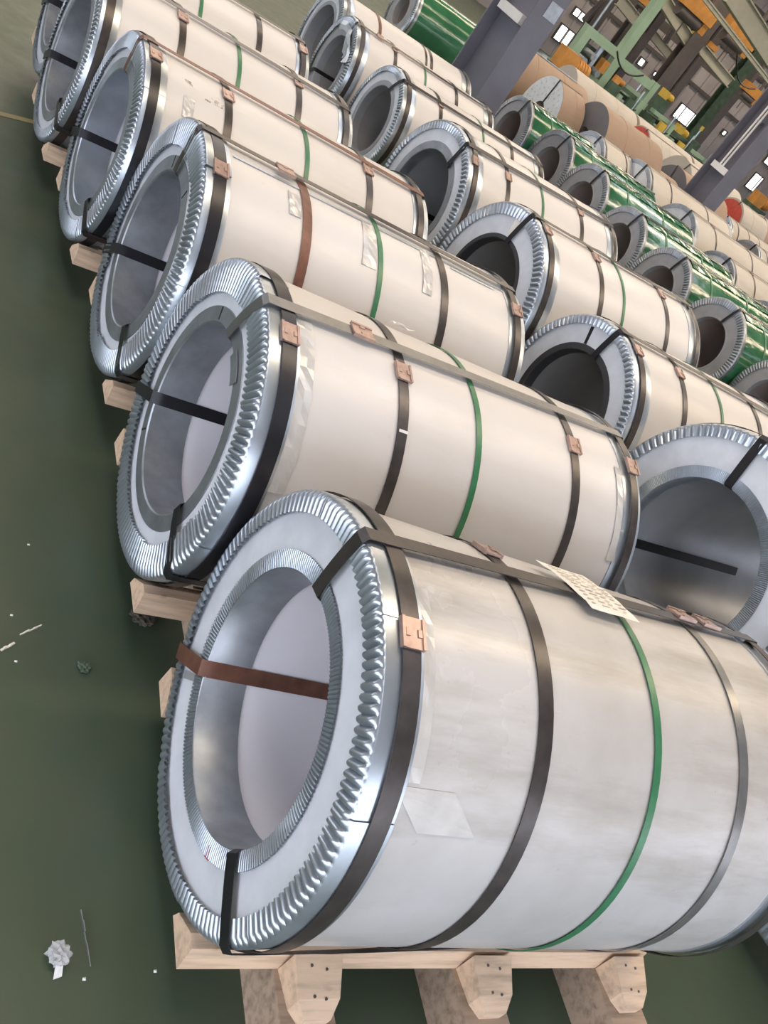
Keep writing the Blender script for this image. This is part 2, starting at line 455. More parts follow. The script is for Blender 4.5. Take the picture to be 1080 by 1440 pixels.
a3 = coil('steel_coil', 'white steel coil with a red-brown strap round its barrel, third along the aisle',
       .006, 1.666, .401, -.008, 1.262, .250, A_G, M['wrap'][1], rin=.325, nfl=132, inner=.045, lin_depth=.14, lining='galv_dull', rin_var=.025, jit=.008,
     rings=[(.038, .038, 'strap_black', .0125), (.333, .032, 'strap_brown'), (.610, .018, 'strap_green'), (.881, .030, 'strap'), (1.222, .030, 'strap', .0125)],
     axials=[(88, 93, 82, .032, 'strap', .05), (-32, -32, -32, .034, 'strap_black', .40), (-140, -140, -137, .034, 'strap_black', .08)],
     seals=[(.038, 112, .0135), (.27, 91, .0155, .040, .060, True), (1.222, 110, .0135)], a_off=.15, npieces=7, amp=.010)
a4 = coil('steel_coil', 'white steel coil with a brown dirt smear, fourth along the aisle',
     -.049, 2.452, .377, .030, 1.257, .250, A_G, M['wrap'][2], rin=.315, nfl=130, inner=.04, lin_depth=.12, lining='galv', rin_var=.02, jit=.007,
     rings=[(.030, .034, 'strap_black', .0125), (.312, .030, 'strap'), (.650, .018, 'strap_green'), (.950, .030, 'strap'), (1.215, .030, 'strap', .0125)],
     axials=[(90.5, 101, 86, .028, 'strap_brown', .05), (-23, -23, -23, .034, 'strap_black', .38), (-145, -145, -142, .034, 'strap_black', .08)],
     seals=[(.030, 104, .0135), (.312, 104, .006), (.95, 104, .006)], a_off=.4, npieces=7)
a5 = coil('steel_coil', 'white steel coil behind the one with the brown dirt smear, fifth along the aisle',
     -.112, 3.222, .373, .030, 1.197, .250, A_G, M['wrap'][3], rin=.33, inner=.04, lining='galv_dull', lin_depth=.14,
     rings=[(.030, .034, 'strap', .0125), (.332, .030, 'strap'), (.598, .018, 'strap_green'), (.902, .030, 'strap'), (1.162, .030, 'strap', .0125)],
     axials=[(95, 103, 90, .030, 'strap', .05), (-25.5, -25, -25.5, .034, 'strap_black', .38), (-150, -150, -150, .03, 'strap', .08)],
     seals=[(.332, 104, .006), (.902, 104, .006)], a_off=.2, npieces=7)
a6 = coil('steel_coil', 'white steel coil sixth along the aisle, its ring dull and shaded',
     -.082, 3.995, .373, .025, 1.15, .240, A_G, M['wrap'][1], rin=.33, inner=.04, lining='galv_dull',
     rings=[(.030, .034, 'strap', .0125), (.30, .030, 'strap'), (.532, .018, 'strap_green'), (.856, .030, 'strap'), (1.114, .030, 'strap', .0125)],
     axials=[(95, 95, 90, .030, 'strap', .05), (-25.5, -25, -25.5, .034, 'strap_black', .38)], seals=[(1.114, 108, .0135)], a_off=.2, npieces=7)

B_G = 'white wrapped steel coils in the second row with dark bores'
BK = dict(nfl=104, amp=.010, guard_w=.105)
b1 = coil('steel_coil', 'large white-faced steel coil with a wide grey bore, first of the second row',
     1.898, .731, .498, .014, 1.25, .302, B_G, M['wrap'][2], rin=.452,  inner=.042, inner_fl=300, bore='bore_grey', lin_depth=.06,
     rings=std_rings(1.25), axials=[(76.8, 80, 75.1, .036, 'strap_black', .06), (-33, -33, -33, .036, 'strap_black', .85)],
     seals=[(.345, 95, .006)], a_off=.1, **BK)
b2 = coil('steel_coil', 'white steel coil with a split side cover, second of the second row',
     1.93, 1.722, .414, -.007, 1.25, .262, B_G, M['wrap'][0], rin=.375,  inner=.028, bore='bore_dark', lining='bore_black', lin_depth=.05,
     rings=std_rings(1.25, x1=.346, xg=.63, x3=.95), axials=[(91, 99, 87, .032, 'strap_black', .06), (-30, -30, -30, .032, 'strap_black', .6)],
     seals=[(.045, 104, .0135), (.346, 104, .006)], a_off=.6, **BK)

b3 = coil('steel_coil', 'white steel coil with paper flap on its ring, third of the second row',
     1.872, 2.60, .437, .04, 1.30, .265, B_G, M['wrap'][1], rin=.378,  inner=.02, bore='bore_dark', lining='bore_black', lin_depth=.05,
     rings=std_rings(1.30, x1=.429, xg=.609, x3=.99), axials=[(93, 96, 87, .032, 'strap_black', .06), (-150, -150, -150, .032, 'strap_black', .1)],
     seals=[(.045, 104, .0135), (.429, 102, .006), (.99, 102, .006)], a_off=.2, **BK)

b4 = coil('steel_coil', 'white steel coil with a strap inside its grey bore, fourth of the second row',
     1.904, 3.609, .432, .058, 1.325, .275, B_G, M['wrap'][3], rin=.385,  inner=.045, bore='bore_grey', lining='galv_dull', lin_depth=.06,
     rings=std_rings(1.325, x1=.309, xg=.607, x3=.969), axials=[(110, 104, 113, .032, 'strap_black', .06), (-30, -30, -30, .032, 'strap_black', .7)],
     seals=[(.035, 122, .0135), (.309, 118, .006), (.969, 110, .006)], a_off=.5, jit=.006, **BK)

b5 = coil('steel_coil', 'white steel coil with one short ring strap, fifth of the second row',
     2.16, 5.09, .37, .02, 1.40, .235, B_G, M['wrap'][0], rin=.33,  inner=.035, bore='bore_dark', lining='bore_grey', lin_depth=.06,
     rings=std_rings(1.4, x1=.333, xg=.75, x3=1.05), axials=[(112, 108, 100, .028, 'strap_black', .06)], seals=[(.333, 112, .006)], a_off=.1, **BK)

b6 = coil('steel_coil', 'white steel coil with torn side cover hanging into its bore',
     2.07, 5.93, .375, -.03, 1.36, .235, B_G, M['wrap'][2], rin=.32,  inner=.03, bore='bore_dark', lining='bore_grey', cover='cover_grey', lin_depth=.06,
     rings=std_rings(1.36, x1=.346, xg=.64, x3=.959), axials=[(104, 104, 100, .028, 'strap', .06), (-28, -28, -28, .028, 'strap_black', .6)], seals=[(.346, 106, .006), (.2, 104, .0155, .040, .060, True)], a_off=.3, jit=.01, **BK)

b7 = coil('steel_coil', 'white steel coil with one red-brown strap, last of the second row',
     2.20, 6.74, .385, 0, 1.38, .25, B_G, M['wrap'][1], rin=.33,  inner=.03, bore='bore_dark', lining='bore_grey',
     rings=[(.04, .03, 'strap_grey', .0125), (.36, .028, 'strap_brown'), (.86, .02, 'strap'), (.92, .028, 'strap'), (1.345, .030, 'strap_grey', .0125)], axials=[], seals=[], a_off=.3, **BK)
b0 = coil('steel_coil', 'green covered coil, only its ribbed rim showing past the stained coil',
     1.93, -.36, .40, 0, 1.25, .25, 'green film wrapped steel coils', M['film'], rin=.345, nfl=110, inner=.03, cover='film', bore='bore_brown',
     rings=[(.05, .03, 'strap', .0125)], axials=[], seals=[], a_off=.3, amp=.008)

# things stuck on the aisle coils (parts of the coils)
def stick(o, R, name, mat, *a, **k):
    label = k.pop('label', None)
    q = patch(R, *a, **k).build(name, M[mat], o)
    if label: q['label'] = label
    return q
lab = stick(a1, .4075, 'paper_label', 'paper', .50, .64, 66, 86, lift=.0175, wob=.0025, nx=5, na=8, taper=.40, label='creased handwritten paper label')
rng = random.Random(2)
for i in range(11):
    a_ = 68 + 1.55*i; sh = .40*((a_ - 66)/20 - .5)*.14
    for j in range(4):
        x0_ = .512 + .031*j + .004*rng.random(); q = patch(.4075, x0_ + sh, x0_ + sh + .010 + .014*rng.random(), a_, a_ + .42, lift=.0208, nx=1, na=1, thick=.0004).build('writing', M['ink'], lab)
stick(a1, .4075, 'tape_patch', 'tape', .09, .21, 141, 151, lift=.0008, wob=.0005, taper=.6, thick=.0006)
stick(a1, .4075, 'tape_patch', 'tape', .075, .10, 95, 140, lift=.0012, wob=.002, nx=2, na=14)
stick(a2, .403, 'tape_patch', 'tape', .075, .115, 100, 160, lift=.0012, wob=.003, nx=2, na=16)
stick(a2, .403, 'paper_flap', 'paper', .44, .50, 66, 71, lift=.012, wob=.01, nx=3, na=3)
stick(a2, .403, 'tape_patch', 'tape', 1.16, 1.20, 110, 150, lift=.0012, wob=.003, nx=2, na=12)
stick(a3, .401, 'tape_patch', 'tape', .545, .60, 96, 124, lift=.0012, wob=.003, nx=3, na=10, taper=-.3)
stick(a3, .401, 'tape_patch', 'tape', .79, .83, 96, 124, lift=.0012, wob=.004, nx=3, na=10, taper=-.3)
stick(a3, .401, 'tape_patch', 'tape', .27, .31, 103, 116, lift=.0012, wob=.004)
stick(a3, .401, 'seam_flap', 'galv', .09, 1.20, 96.5, 98.0, lift=.003, nx=10, na=3, label='bent bright edge of the wrapping sheet')
stick(a3, .401, 'seam_flap', 'galv', .93, 1.14, 99.5, 100.5, lift=.003, nx=6, na=2)
M['smear'] = simple('brown_dirt', (.36, .29, .22), .6, 0, .3, 30)
_nt = M['smear'].node_tree
_n = noise(_nt, 16, 5, .7); _r = ramp(_nt, _n.outputs['Fac'], [(.50, (0, 0, 0)), (.68, (.85, .85, .85))])
_nt.links.new(_r.outputs[0], _nt.nodes['Principled BSDF'].inputs['Alpha'])
stick(a4, .377, 'dirt_smear', 'smear', .16, .29, 108, 116, lift=.0004, wob=.0006, thick=.0003, taper=.5)
stick(a4, .377, 'tape_patch', 'tape', .14, .18, 120, 132, lift=.0012, wob=.003)
# red paint smear and dark slots on the rings
def face_patch(o, R, name, mat, r0, r1, a0, a1, x=-.0045, label=None, n=6):
    v = []; f = []
    for i in range(n + 1):
        a = math.radians(a0 + (a1 - a0)*i/n)
        for r, xx in ((r0, x), (r1, x), (r1, x + .002), (r0, x + .002)): v.append((xx, r*math.cos(a), R + r*math.sin(a)))
    for i in range(n):
        for j in range(4):
            f.append((i*4 + j, i*4 + (j + 1) % 4, i*4 + 4 + (j + 1) % 4, i*4 + 4 + j))
    f += [(3, 2, 1, 0), (n*4, n*4 + 1, n*4 + 2, n*4 + 3)]
    q = MB().add(v, f).build(name, M[mat], o)
    if label: q['label'] = label
    return q
face_patch(a1, .4075, 'paint_mark', 'red', .275, .298, -131, -127, -.006, 'red paint mark')
for o, R, r0_, r1_, ang in ((a2, .403, .255, .288, 62), (a3, .401, .256, .293, 66), (a3, .401, .256, .29, 112), (a2, .403, .258, .288, -48)):
    face_patch(o, R, 'ring_slit', 'strap_black', r0_, r1_, ang, ang + 1.2, -.0042, n=1)
face_patch(b2, .414, 'cover_slit', 'strap_black', .292, .37, 66, 69, -.002, n=2)
face_patch(a2, .403, 'ribbed_tag', 'galv_dull', .243, .272, 103, 122, -.008, 'grey ribbed metal tag')
face_patch(b3, .437, 'paper_flap', 'paper', .30, .385, 80, 90, -.008, 'white paper flap')
face_patch(a1, .4075, 'tape_patch', 'cover_grey', .296, .366, -47, -44, -.0016)
q = patch(.403, .36, .386, 128, 129, lift=.0062, nx=2, na=1).build('white_tie', M['white_plastic'], a2)
# crumpled cover of the sixth coil in the second row
cr = MB(); rng = random.Random(4)
pts = []
for i in range(9):
    for j in range(4):
        a = math.radians(60 + 12*i); r = .24 + .03*j - (.09 if j == 0 and 3 < i < 7 else 0)
        pts.append((-.01 - .03*rng.random() + (.05 if j == 0 else 0), r*math.cos(a), .375 + r*math.sin(a)))
cr.add(pts, [(i*4 + j, i*4 + j + 1, i*4 + j + 5, i*4 + j + 4) for i in range(8) for j in range(3)])
cr.build('torn_cover', M['cover'], b6, False)

# ------------------------------------------------------------------ wooden skids
def skid(x, y, yaw, label, L=1.25, yo=.322, group='wooden skids under the white coils', cut=0.0):
    t = empty('wooden_skid', (x, y, 0), yaw); tag(t, label, 'wooden skid', group)
    bh = .128
    runner = [(-yo + .098, bh + .001), (-yo + .092, bh + .026 - cut), (-yo + .036, bh + .068 - cut), (-yo + .008, bh + .068 - cut), (-yo, bh + .001)]
    MB().prism(runner, -.004, L).build('runner', M['pine'], t)
    MB().prism([(-a, b) for a, b in runner][::-1], -.004, L).build('runner', M['pine'], t)
    lo, hi = (-.46, .375) if yaw < -.05 else (-.383, .372)
    prof = [(lo, 0), (hi, 0), (hi, bh), (.20, bh), (.16, .088), (-.16, .088), (-.20, bh), (lo, bh)]
    for i, bx in enumerate((.20*L/1.25, .655*L/1.25, 1.11*L/1.25)):
        MB().prism(prof, bx, bx + .122).build('bearer', M['wood_old'], t)
        for sg in (-1, 1):
            w0, w1 = .110, .058
            xc = bx + .064; Y0, Y1 = yo + .001, yo + ((.105 if sg < 0 else .05) if yaw < -.05 else .048); q = (Y1 - Y0)
            zb = bh + .0005; zt = bh + .070; zn = bh + .028
            v = [(xc - w0/2, sg*Y0, zb), (xc + w0/2, sg*Y0, zb), (xc + w0*.42, sg*(Y1 - q*.28), zb), (xc + w1/2, sg*Y1, zb), (xc - w1/2, sg*Y1, zb), (xc - w0*.42, sg*(Y1 - q*.28), zb),
                 (xc - w0/2, sg*Y0, zt), (xc + w0/2, sg*Y0, zt), (xc + w0*.42, sg*(Y1 - q*.30), zn + .018), (xc + w1/2, sg*Y1, zn), (xc - w1/2, sg*Y1, zn), (xc - w0*.42, sg*(Y1 - q*.30), zn + .018)]
            f = [(0,5,4,3,2,1), (6,7,8,11), (8,9,10,11), (0,1,7,6), (1,2,8,7), (2,3,9,8), (3,4,10,9), (4,5,11,10), (5,0,6,11)]
            ck = MB().add(v, f).build('chock', M['pine'], t)
            for dx, k_ in ((-.018, .18), (.016, .24), (-.012, .66), (.014, .70)):
                yy = sg*(Y0 + q*k_); zz = zt + (zn + .018 - zt)*min(1, k_/.7)
                MB().tube((xc + dx, yy, zz - .006), (xc + dx, yy, zz + .002), .0032, 6).build('nail_head', M['steel_dark'], ck)
    return t
for (x, y, yaw), lab_ in zip(((0, 0, -.093), (.003, .843, -.032), (.006, 1.666, -.008), (-.049, 2.452, .03), (-.112, 3.222, .03), (-.082, 3.995, .025)),
     ('pale pine skid with three weathered bearers under the stained coil', 'pine skid under the clean white second aisle coil',
      'pine skid under the aisle coil with the red-brown barrel strap', 'dark pine skid under the aisle coil with the brown dirt smear',
      'shaded wooden skid under the fifth aisle coil', 'shaded wooden skid under the sixth aisle coil')):
    skid(x, y, yaw, lab_)
for (x, y, L_), lab_ in zip(((1.898, .731, 1.25), (1.93, 1.722, 1.25), (1.872, 2.60, 1.3), (1.904, 3.609, 1.3), (2.16, 5.09, 1.35), (2.07, 5.93, 1.35), (1.93, -.36, 1.25)),
     ('wooden skid under the large grey-bored coil of the second row', 'wooden skid under the coil with the split grey cover', 'wooden skid under the coil with the paper flap on its ring',
      'wooden skid under the coil with a strap inside its grey bore', 'wooden skid under the fifth coil of the second row', 'wooden skid under the coil with the torn cover', 'wooden skid under the green covered coil')):
    skid(x, y, 0, lab_, L_, cut=.012)

def low_skid(x, y, z, L, label, group, w=.30):
    """two timbers on bearers, hidden under the far coils"""
    t = empty('wooden_skid', (x, y, 0)); tag(t, label, 'wooden skid', group)
    for sg in (-1, 1):
        MB().prism([(sg*w*.5, z - .03), (sg*w*.5, z - .004), (sg*w, z + .02), (sg*(w + .05), z + .02), (sg*(w + .05), z - .03)], .02, L - .02).build('runner', M['pine'], t)
    for bx in (.08, L - .18):
        MB().box((bx, -w - .06, 0), (bx + .10, w + .06, z - .0305)).build('bearer', M['wood_old'], t)
# ------------------------------------------------------------------ third row: green film coils
G_G = 'green film wrapped steel coils'
for i, (x, y, R, yaw, lab_) in enumerate((
    (5.35, 3.25, .378, 0, 'green film coil cut by the picture edge, first of the green row'),
    (5.23, 4.04, .385, .01, 'green film coil with wide grey ribbed ring, second of the green row'),
    (5.20, 4.825, .385, 0, 'green film coil with round brown bore, third of the green row'),
    (5.225, 5.62, .38, -.012, 'green film coil with narrow turned ring, fourth of the green row'),
    (5.22, 6.42, .40, 0, 'green film coil with bright ribbed rim, fifth of the green row'),
    (5.25, 7.235, .40, .01, 'green film coil with thin pale rim, sixth of the green row'),
    (5.15, 8.06, .39, 0, 'green film coil next to the thick column, last of the green row'))):
    L = 1.1 if i == 6 else 1.45
    o = coil('film_coil', lab_, x, y, R, yaw, L, .222, G_G, M['film'], rin=R - .055, nfl=96, amp=.008, cover='cover_grey', bore='bore_brown', lining='cover_grey',
         inner=.012, lin_depth=.05, guard='galv_dull', rings=[(.02, .02, 'strap_grey', .006), (.32, .025, 'strap_green', .004), (.9, .025, 'strap_green', .004)],
         axials=[(100, 100, 95, .024, 'strap_black', .05)], seals=[], npieces=6, a_off=.2*i, guard_w=.03)
    low_skid(x, y, H, L, 'wooden skid hidden under a green film coil', 'wooden skids under the green coils')
    patch(R, .05, L - .05, 60, 112, lift=.002, wob=.010, nx=14, na=6).build('loose_film', M['film'], o)
low_skid(5.2, 12.0, H, 1.5, 'wooden skid hidden under a green film coil', 'wooden skids under the green coils')
c8 = coil('film_coil', 'dark green film coil with grey end, behind the thick column', 5.2, 12.0, .42, 0, 1.5, .2, G_G, M['film'], rin=.36, nfl=90, cover='cover_grey',
     bore='bore_brown', lining='cover_grey', inner=.01, rings=[(.03, .025, 'strap_grey', .006)], axials=[], seals=[], npieces=6, detail=False)

# ------------------------------------------------------------------ fourth row: cream coils
D_G = 'cream wrapped coils behind the green row'
for i, (x, y, R, bore, lab_) in enumerate((
    (6.43, 8.29, .44, 'bore_dark', 'small cream coil with pale grey ring, nearest to the printed paper end'),
    (7.0, 7.98, .47, 'cover', 'cream coil with broad pale grey end, second behind the green row'),
    (7.15, 7.06, .445, 'cover', 'cream coil with bright white end and dark rim, third behind the green row'),
    (7.2, 6.185, .40, 'bore_dark', 'cream coil with small shiny white end, fourth behind the green row'),
    (7.38, 5.375, .375, 'bore_dark', 'cream coil with a bright reflection along its ring at the picture edge'))):
    low_skid(x, y, H, .54 if i == 0 else 1.75, 'wooden skid hidden under a cream coil', 'wooden skids under the cream coils')
    coil('steel_coil', lab_, x, y, R, 0, .54 if i == 0 else 1.75, .17, D_G, M['cream'], rin=R - .05, nfl=100, amp=.003, cover='cover', bore=bore, inner=.02, guard='galv_dull',
         rings=[(.03, .03, 'strap', .006), (.42, .022, 'strap')] + ([(1.2, .022, 'strap')] if i else []), axials=[(98, 98, 96, .024, 'strap_black', .05), (-60, -60, -60, .024, 'strap_black', .05)],
         seals=[(.42, 100, .006)], npieces=6, a_off=.3*i, guard_w=.06)

# ------------------------------------------------------------------ kraft paper coils beyond
K_G = 'brown kraft paper wrapped coils'
def paper_coil(name, lab_, x, y, R, L, hole, wrap, face, grp, yaw=0.0, straps=(), bands=()):
    t = empty(name, (x, y, H), yaw); tag(t, lab_, 'wrapped coil', grp)
    low_skid(x, y, H, L, 'wooden skid hidden under a paper wrapped coil', 'wooden skids under the paper coils')
    ringband(R, [(0, R - .006), (.004, R), (L - .004, R), (L, R - .006)], k=72).build('paper_wrap', M[wrap], t, True, 40)
    ringband(R, [(.0005, hole), (0, R - .005)], k=72).build('end_disc', M[face], t)
    ringband(R, [(L, R - .005), (L - .0005, hole)], k=48).build('rear_disc', M[face], t)
    ringband(R, [(L, hole), (0, hole)], k=40).build('core', M['bore_brown'], t, True)
    for bx in bands: ringband(R, [(bx - .01, R), (bx - .004, R + .006), (bx + .004, R + .006), (bx + .01, R)], k=72).build('wrap_seam', M[wrap], t, True)
    for a, m_ in straps:
        p, s = axial_path(R, hole, L, a, a, a, .005, .05, .006); ribbon(p, .028, .002, s).build('axial_strap', M[m_], t, True, 30)
    return t
k1 = paper_coil('paper_coil', 'kraft paper coil with printed grey end and two black straps, beside the thick column', 6.88, 10.30, .50, .45, .15, 'kraft', 'cover', K_G,
     straps=((97, 'strap_black'), (198, 'strap_black')), bands=(.28,))
# rings of faint print on the end paper
for rr in (.42, .34, .25):
    n = int(rr*70)
    pb = MB()
    for i in range(n):
        if i % 7 == 6: continue
        a = 2*PI*i/n; w = .012 + .004*((i*5) % 3)
        e1 = Vector((0, math.cos(a), math.sin(a))); e2 = Vector((0, -math.sin(a), math.cos(a)))
        Mx = Matrix((Vector((1, 0, 0)), e2, e1)).transposed().to_4x4(); Mx.translation = Vector((-.0015, 0, .5)) + e1*rr
        pb.box((-.0005, -w*.6, -.016), (.0005, w*.6, -.010), Mx); pb.box((-.0005, -w*.6, -.016), (.0005, -w*.3, .016), Mx)
        pb.box((-.0005, w*.3*(i % 2), -.016), (.0005, w*.3*(i % 2) + .003, .014), Mx)
    pb.build('printed_ring', M['ink'], k1)
k2 = paper_coil('paper_coil', 'kraft paper coil with a big dark grey end disc', 7.38, 9.80, .493, 1.2, .14, 'kraft', 'grey_disc', K_G, bands=(.4, .9))
k2.location.z = .216
for o in [o for o in bpy.data.objects if o.name.startswith('wooden_skid') and abs(o.location.x - 7.38) < .01]: o.scale.z = .216/H
k5 = paper_coil('paper_coil', 'kraft paper coil with low grey disc, just behind the big grey disc', 8.70, 10.22, .41, 1.0, .14, 'kraft', 'grey_disc', K_G, bands=(.5,), straps=((85, 'strap'),))
k3 = paper_coil('paper_coil', 'kraft paper coil with the smaller dark grey disc above the cream coils', 9.90, 10.5, .50, 1.15, .14, 'kraft', 'grey_disc', K_G, bands=(.6,), straps=((80, 'strap'),))
k0 = paper_coil('paper_coil', 'kraft paper coil with a silver strip lying along its top', 6.95, 12.2, .50, 1.75, .14, 'kraft', 'kraft', K_G, bands=(.6, 1.2))
MB().box((.30, -.07, 1.001), (1.55, .03, 1.012)).build('silver_strip', M['galv'], k0)
for i, lab_ in enumerate(('pale cream paper coil at the start of the far line under the green machines', 'pale cream paper coil in the far line, behind the red end caps', 'pale cream paper coil closing the far line, by the conduit column')):
    paper_coil('paper_coil', lab_, 10.9 + 2.05*i, 15.9, .52, 1.95, .14, 'cream', 'cream', 'cream paper coils', bands=(.6, 1.3))
k4 = paper_coil('paper_coil', 'cream paper coil with folded end beside the column with the conduit', 11.6, 12.35, .54, 1.0, .13, 'cream', 'cream', 'cream paper coils', bands=(.4,), straps=((110, 'strap'),))
# long row of cream paper coils on the far side with red end caps
R_G = 'cream coils with red end caps'
for i, (px, py, R, cap, lab_) in enumerate((
    (909, 179, .50, .475, 'cream coil with red end cap, higher of the two before the green machines'),
    (937, 200, .50, .475, 'cream coil with red end cap, lower of the two before the green machines'),
    (1040, 281, .50, .46, 'cream coil with a big shiny red end disc, past the conduit column'),
    (1074, 304, .46, .36, 'cream coil with red disc at the very edge of the picture'))):
    p = at_z(px, py, H + 2*R)
    t = paper_coil('paper_coil', lab_, p.x, p.y, R, .68 if i < 2 else .95, .10, 'cream', 'cream', R_G, bands=(.4,), straps=((100, 'strap'),))
    ringband(R, [(-.008, .10), (-.012, cap*.7), (-.006, cap)], k=40).build('red_cap', M['red_cap'], t, True)
    if i == 2:
        paper_coil('paper_coil', 'plain kraft paper coil next to the big red end disc', p.x + 1.02, p.y, .46, .9, .12, 'kraft', 'kraft', K_G, bands=(.5,))
for i, (px, py, R, lab_) in enumerate(((1022, 302, .40, 'narrow cream coil with banded barrel by the foot of the conduit column'), (1061, 342, .40, 'narrow shiny cream coil with one strap, beside the teal sheet'))):
    p = at_z(px, py, H + 2*R)
    low_skid(p.x, p.y, H, 1.7, 'wooden skid hidden under a cream coil', 'wooden skids under the cream coils')
    coil('steel_coil', lab_, p.x, p.y, R, 0, 1.7, .17, 'narrow cream coils past the column', M['cream'], rin=R - .05, nfl=90, amp=.003, cover='cover_grey', bore='bore_dark', inner=.02,
         rings=[(.03, .03, 'strap', .006), (.25, .03, 'strap'), (.6, .025, 'strap'), (.95, .025, 'strap')], axials=[(98, 98, 96, .028, 'strap_black', .05)], seals=[], npieces=5)

# ------------------------------------------------------------------ steel columns with their boxes
def column(name, x0, x1, y0, y1, label):
    t = empty(name, ((x0 + x1)/2, (y0 + y1)/2, 0)); tag(t, label, 'column', kind='structure')
    w = (x1 - x0)/2; d = (y1 - y0)/2; th = .022
    MB().box((-w, -d, 0), (w, -d + th, 9.6)).build('flange', M['column'], t)
    MB().box((-w, d - th, 0), (w, d, 9.6)).build('flange', M['column'], t)
    MB().box((-.012, -d + th, 0), (.012, d - th, 9.6)).build('web', M['column'], t)
    MB().box((-w - .06, -d - .06, 0), (w + .06, d + .06, .03)).build('base_plate', M['column'], t)
    return t
col1 = column('column', 4.20, 4.50, 7.42, 8.18, 'thick grey steel column with white box, between white and green coils')
col2 = column('column', 9.45, 9.76, 9.20, 9.70, 'grey steel column with twin white conduits and junction box')
def jbox(parent, lo, hi, name='junction_box'):
    b = MB().box(lo, hi).build(name, M['white_plastic'], parent); return b
bx = MB().box((-.13, -.24, 1.415), (-.014, .27, 1.505)).build('junction_box', M['white_plastic'], col1); bx['label'] = 'white trunking box'
MB().box((-.132, -.22, 1.425), (-.13, .25, 1.495)).build('box_lid', M['white_plastic'], bx)
MB().box((-.03, -.386, 1.60), (.13, -.38, 1.75)).build('notice_plate', M['galv_dull'], col1)
bx = MB().box((-.135, -.20, 1.41), (-.014, .16, 1.50)).build('junction_box', M['white_plastic'], col2); bx['label'] = 'white junction box'
cb = MB().tube((-.10, -.02, 1.50), (-.10, -.02, 7.5), .016, 10); cb.build('conduit', M['white_plastic'], col2, True)
cb = MB().tube((-.10, .045, 1.50), (-.10, .045, 7.5), .016, 10); cb.build('conduit', M['white_plastic'], col2, True)
for z in (2.2, 3.2):
    MB().box((-.10, -.05, z), (-.012, .075, z + .03)).build('conduit_clip', M['galv_dull'], col2)

# ------------------------------------------------------------------ daylight windows in the back wall
wins = [(27.2, 28.0, 2.09, 2.39), (27.05, 28.0, .76, 1.44), (32.3, 32.75, 2.2, 2.5), (34.4, 34.9, 2.25, 2.6), (33.6, 33.9, 2.25, 2.42),
        (36.5, 37.9, 1.32, 2.05), (39.1, 39.5, 1.28, 2.12), (44.75, 45.6, .78, 1.68), (44.6, 45.3, 2.4, 2.8), (40.3, 40.6, 2.15, 2.35), (24.2, 24.8, 2.2, 2.6)]
for i, (x0, x1, z0, z1) in enumerate(wins):
    w = MB()
    for lo, hi in (((x0 - .07, -.14, z0 - .07), (x1 + .07, -.02, z0)), ((x0 - .07, -.14, z1), (x1 + .07, -.02, z1 + .07)), ((x0 - .07, -.14, z0), (x0, -.02, z1)), ((x1, -.14, z0), (x1 + .07, -.02, z1))):
        w.box(lo, hi)
    o = w.build('window_%d' % (i + 1), M['steel_dark']); o.location = (0, 42, 0); tag(o, kind='structure')
    MB().box((x0, -.06, z0), (x1, -.03, z1)).build('pane', M['pane'], o)
    if x1 - x0 > .9:
        MB().box(((x0 + x1)/2 - .015, -.09, z0), ((x0 + x1)/2 + .015, -.06, z1)).build('glazing_bar', M['steel_dark'], o)

# dark stanchions of the far bays: H sections
def stanchion(x, y, w, d, h, label, mat='steel_dark'):
    t = empty('stanchion', (x, y, 0)); tag(t, label, 'steel post', kind='structure')
    MB().box((-w/2, -d/2, 0), (w/2, -d/2 + .03, h)).build('flange', M[mat], t)
    MB().box((-w/2, d/2 - .03, 0), (w/2, d/2, h)).build('flange', M[mat], t)
    MB().box((-.02, -d/2 + .03, 0), (.02, d/2 - .03, h)).build('web', M[mat], t)
for (px, py, y, w, lab_) in ((822, 50, 36, .55, 'dark steel post by the first lit panes of the back wall'), (868, 62, 36, .5, 'dark steel post behind the light green machine frame'),
     (955, 85, 30, .75, 'broad dark steel post just before the widest lit window'), (995, 160, 33, .6, 'dark green steel post past the widest lit window'), (1000, 60, 33, .4, 'slim dark steel post under the crane hoists'), (1040, 120, 34, .6, 'dark steel post by the orange crane cabin'), (908, 50, 36, .4, 'slim dark post behind the tall green post')):
    p = at_y(px, py, y); stanchion(p.x, y, w, .4, 9.5, lab_, 'mdark' if px == 995 else 'steel_dark')

# crane girders, braces and pipe below the roof
def member(name, a, b, y, w, d, mat, label, cat, kind='structure'):
    A = at_y(a[0], a[1], y); B = at_y(b[0], b[1], y); mid = (A + B)/2
    o = empty(name, mid); tag(o, label, cat, kind=kind)
    L = (B - A).length; t = (B - A).normalized()
    A -= mid; B -= mid
    MB().bar(A, B, d*.25, w).build('web', M[mat], o)
    s = t.cross(Vector((0, 1, 0))).normalized()*(w/2)
    MB().bar(A + s, B + s, d, .04).build('flange', M[mat], o)
    MB().bar(A - s, B - s, d, .04).build('flange', M[mat], o)
    return o
gir = [((935, 3), (970, 60), 30, .40, 'pale girder ending above the small yellow hoist light'), ((986, 68), (1026, 116), 30, .34, 'pale girder hanging below the small orange hoist'),
       ((1028, -12), (1092, 88), 24, .55, 'widest pale girder, running out at the picture corner'), ((914, 44), (944, 80), 36, .34, 'short pale girder seen past the tall green post'), ((872, 0), (896, 30), 34, .42, 'short pale girder left of the tall green post')]
for a, b, y, w, lab_ in gir: member('crane_girder', a, b, y, w, .3, 'tan', lab_, 'girder')
member('pipe_rail', (985, -10), (1092, 128), 23, .10, .10, 'tan', 'long thin pale rail crossing before the orange hoists', 'rail')
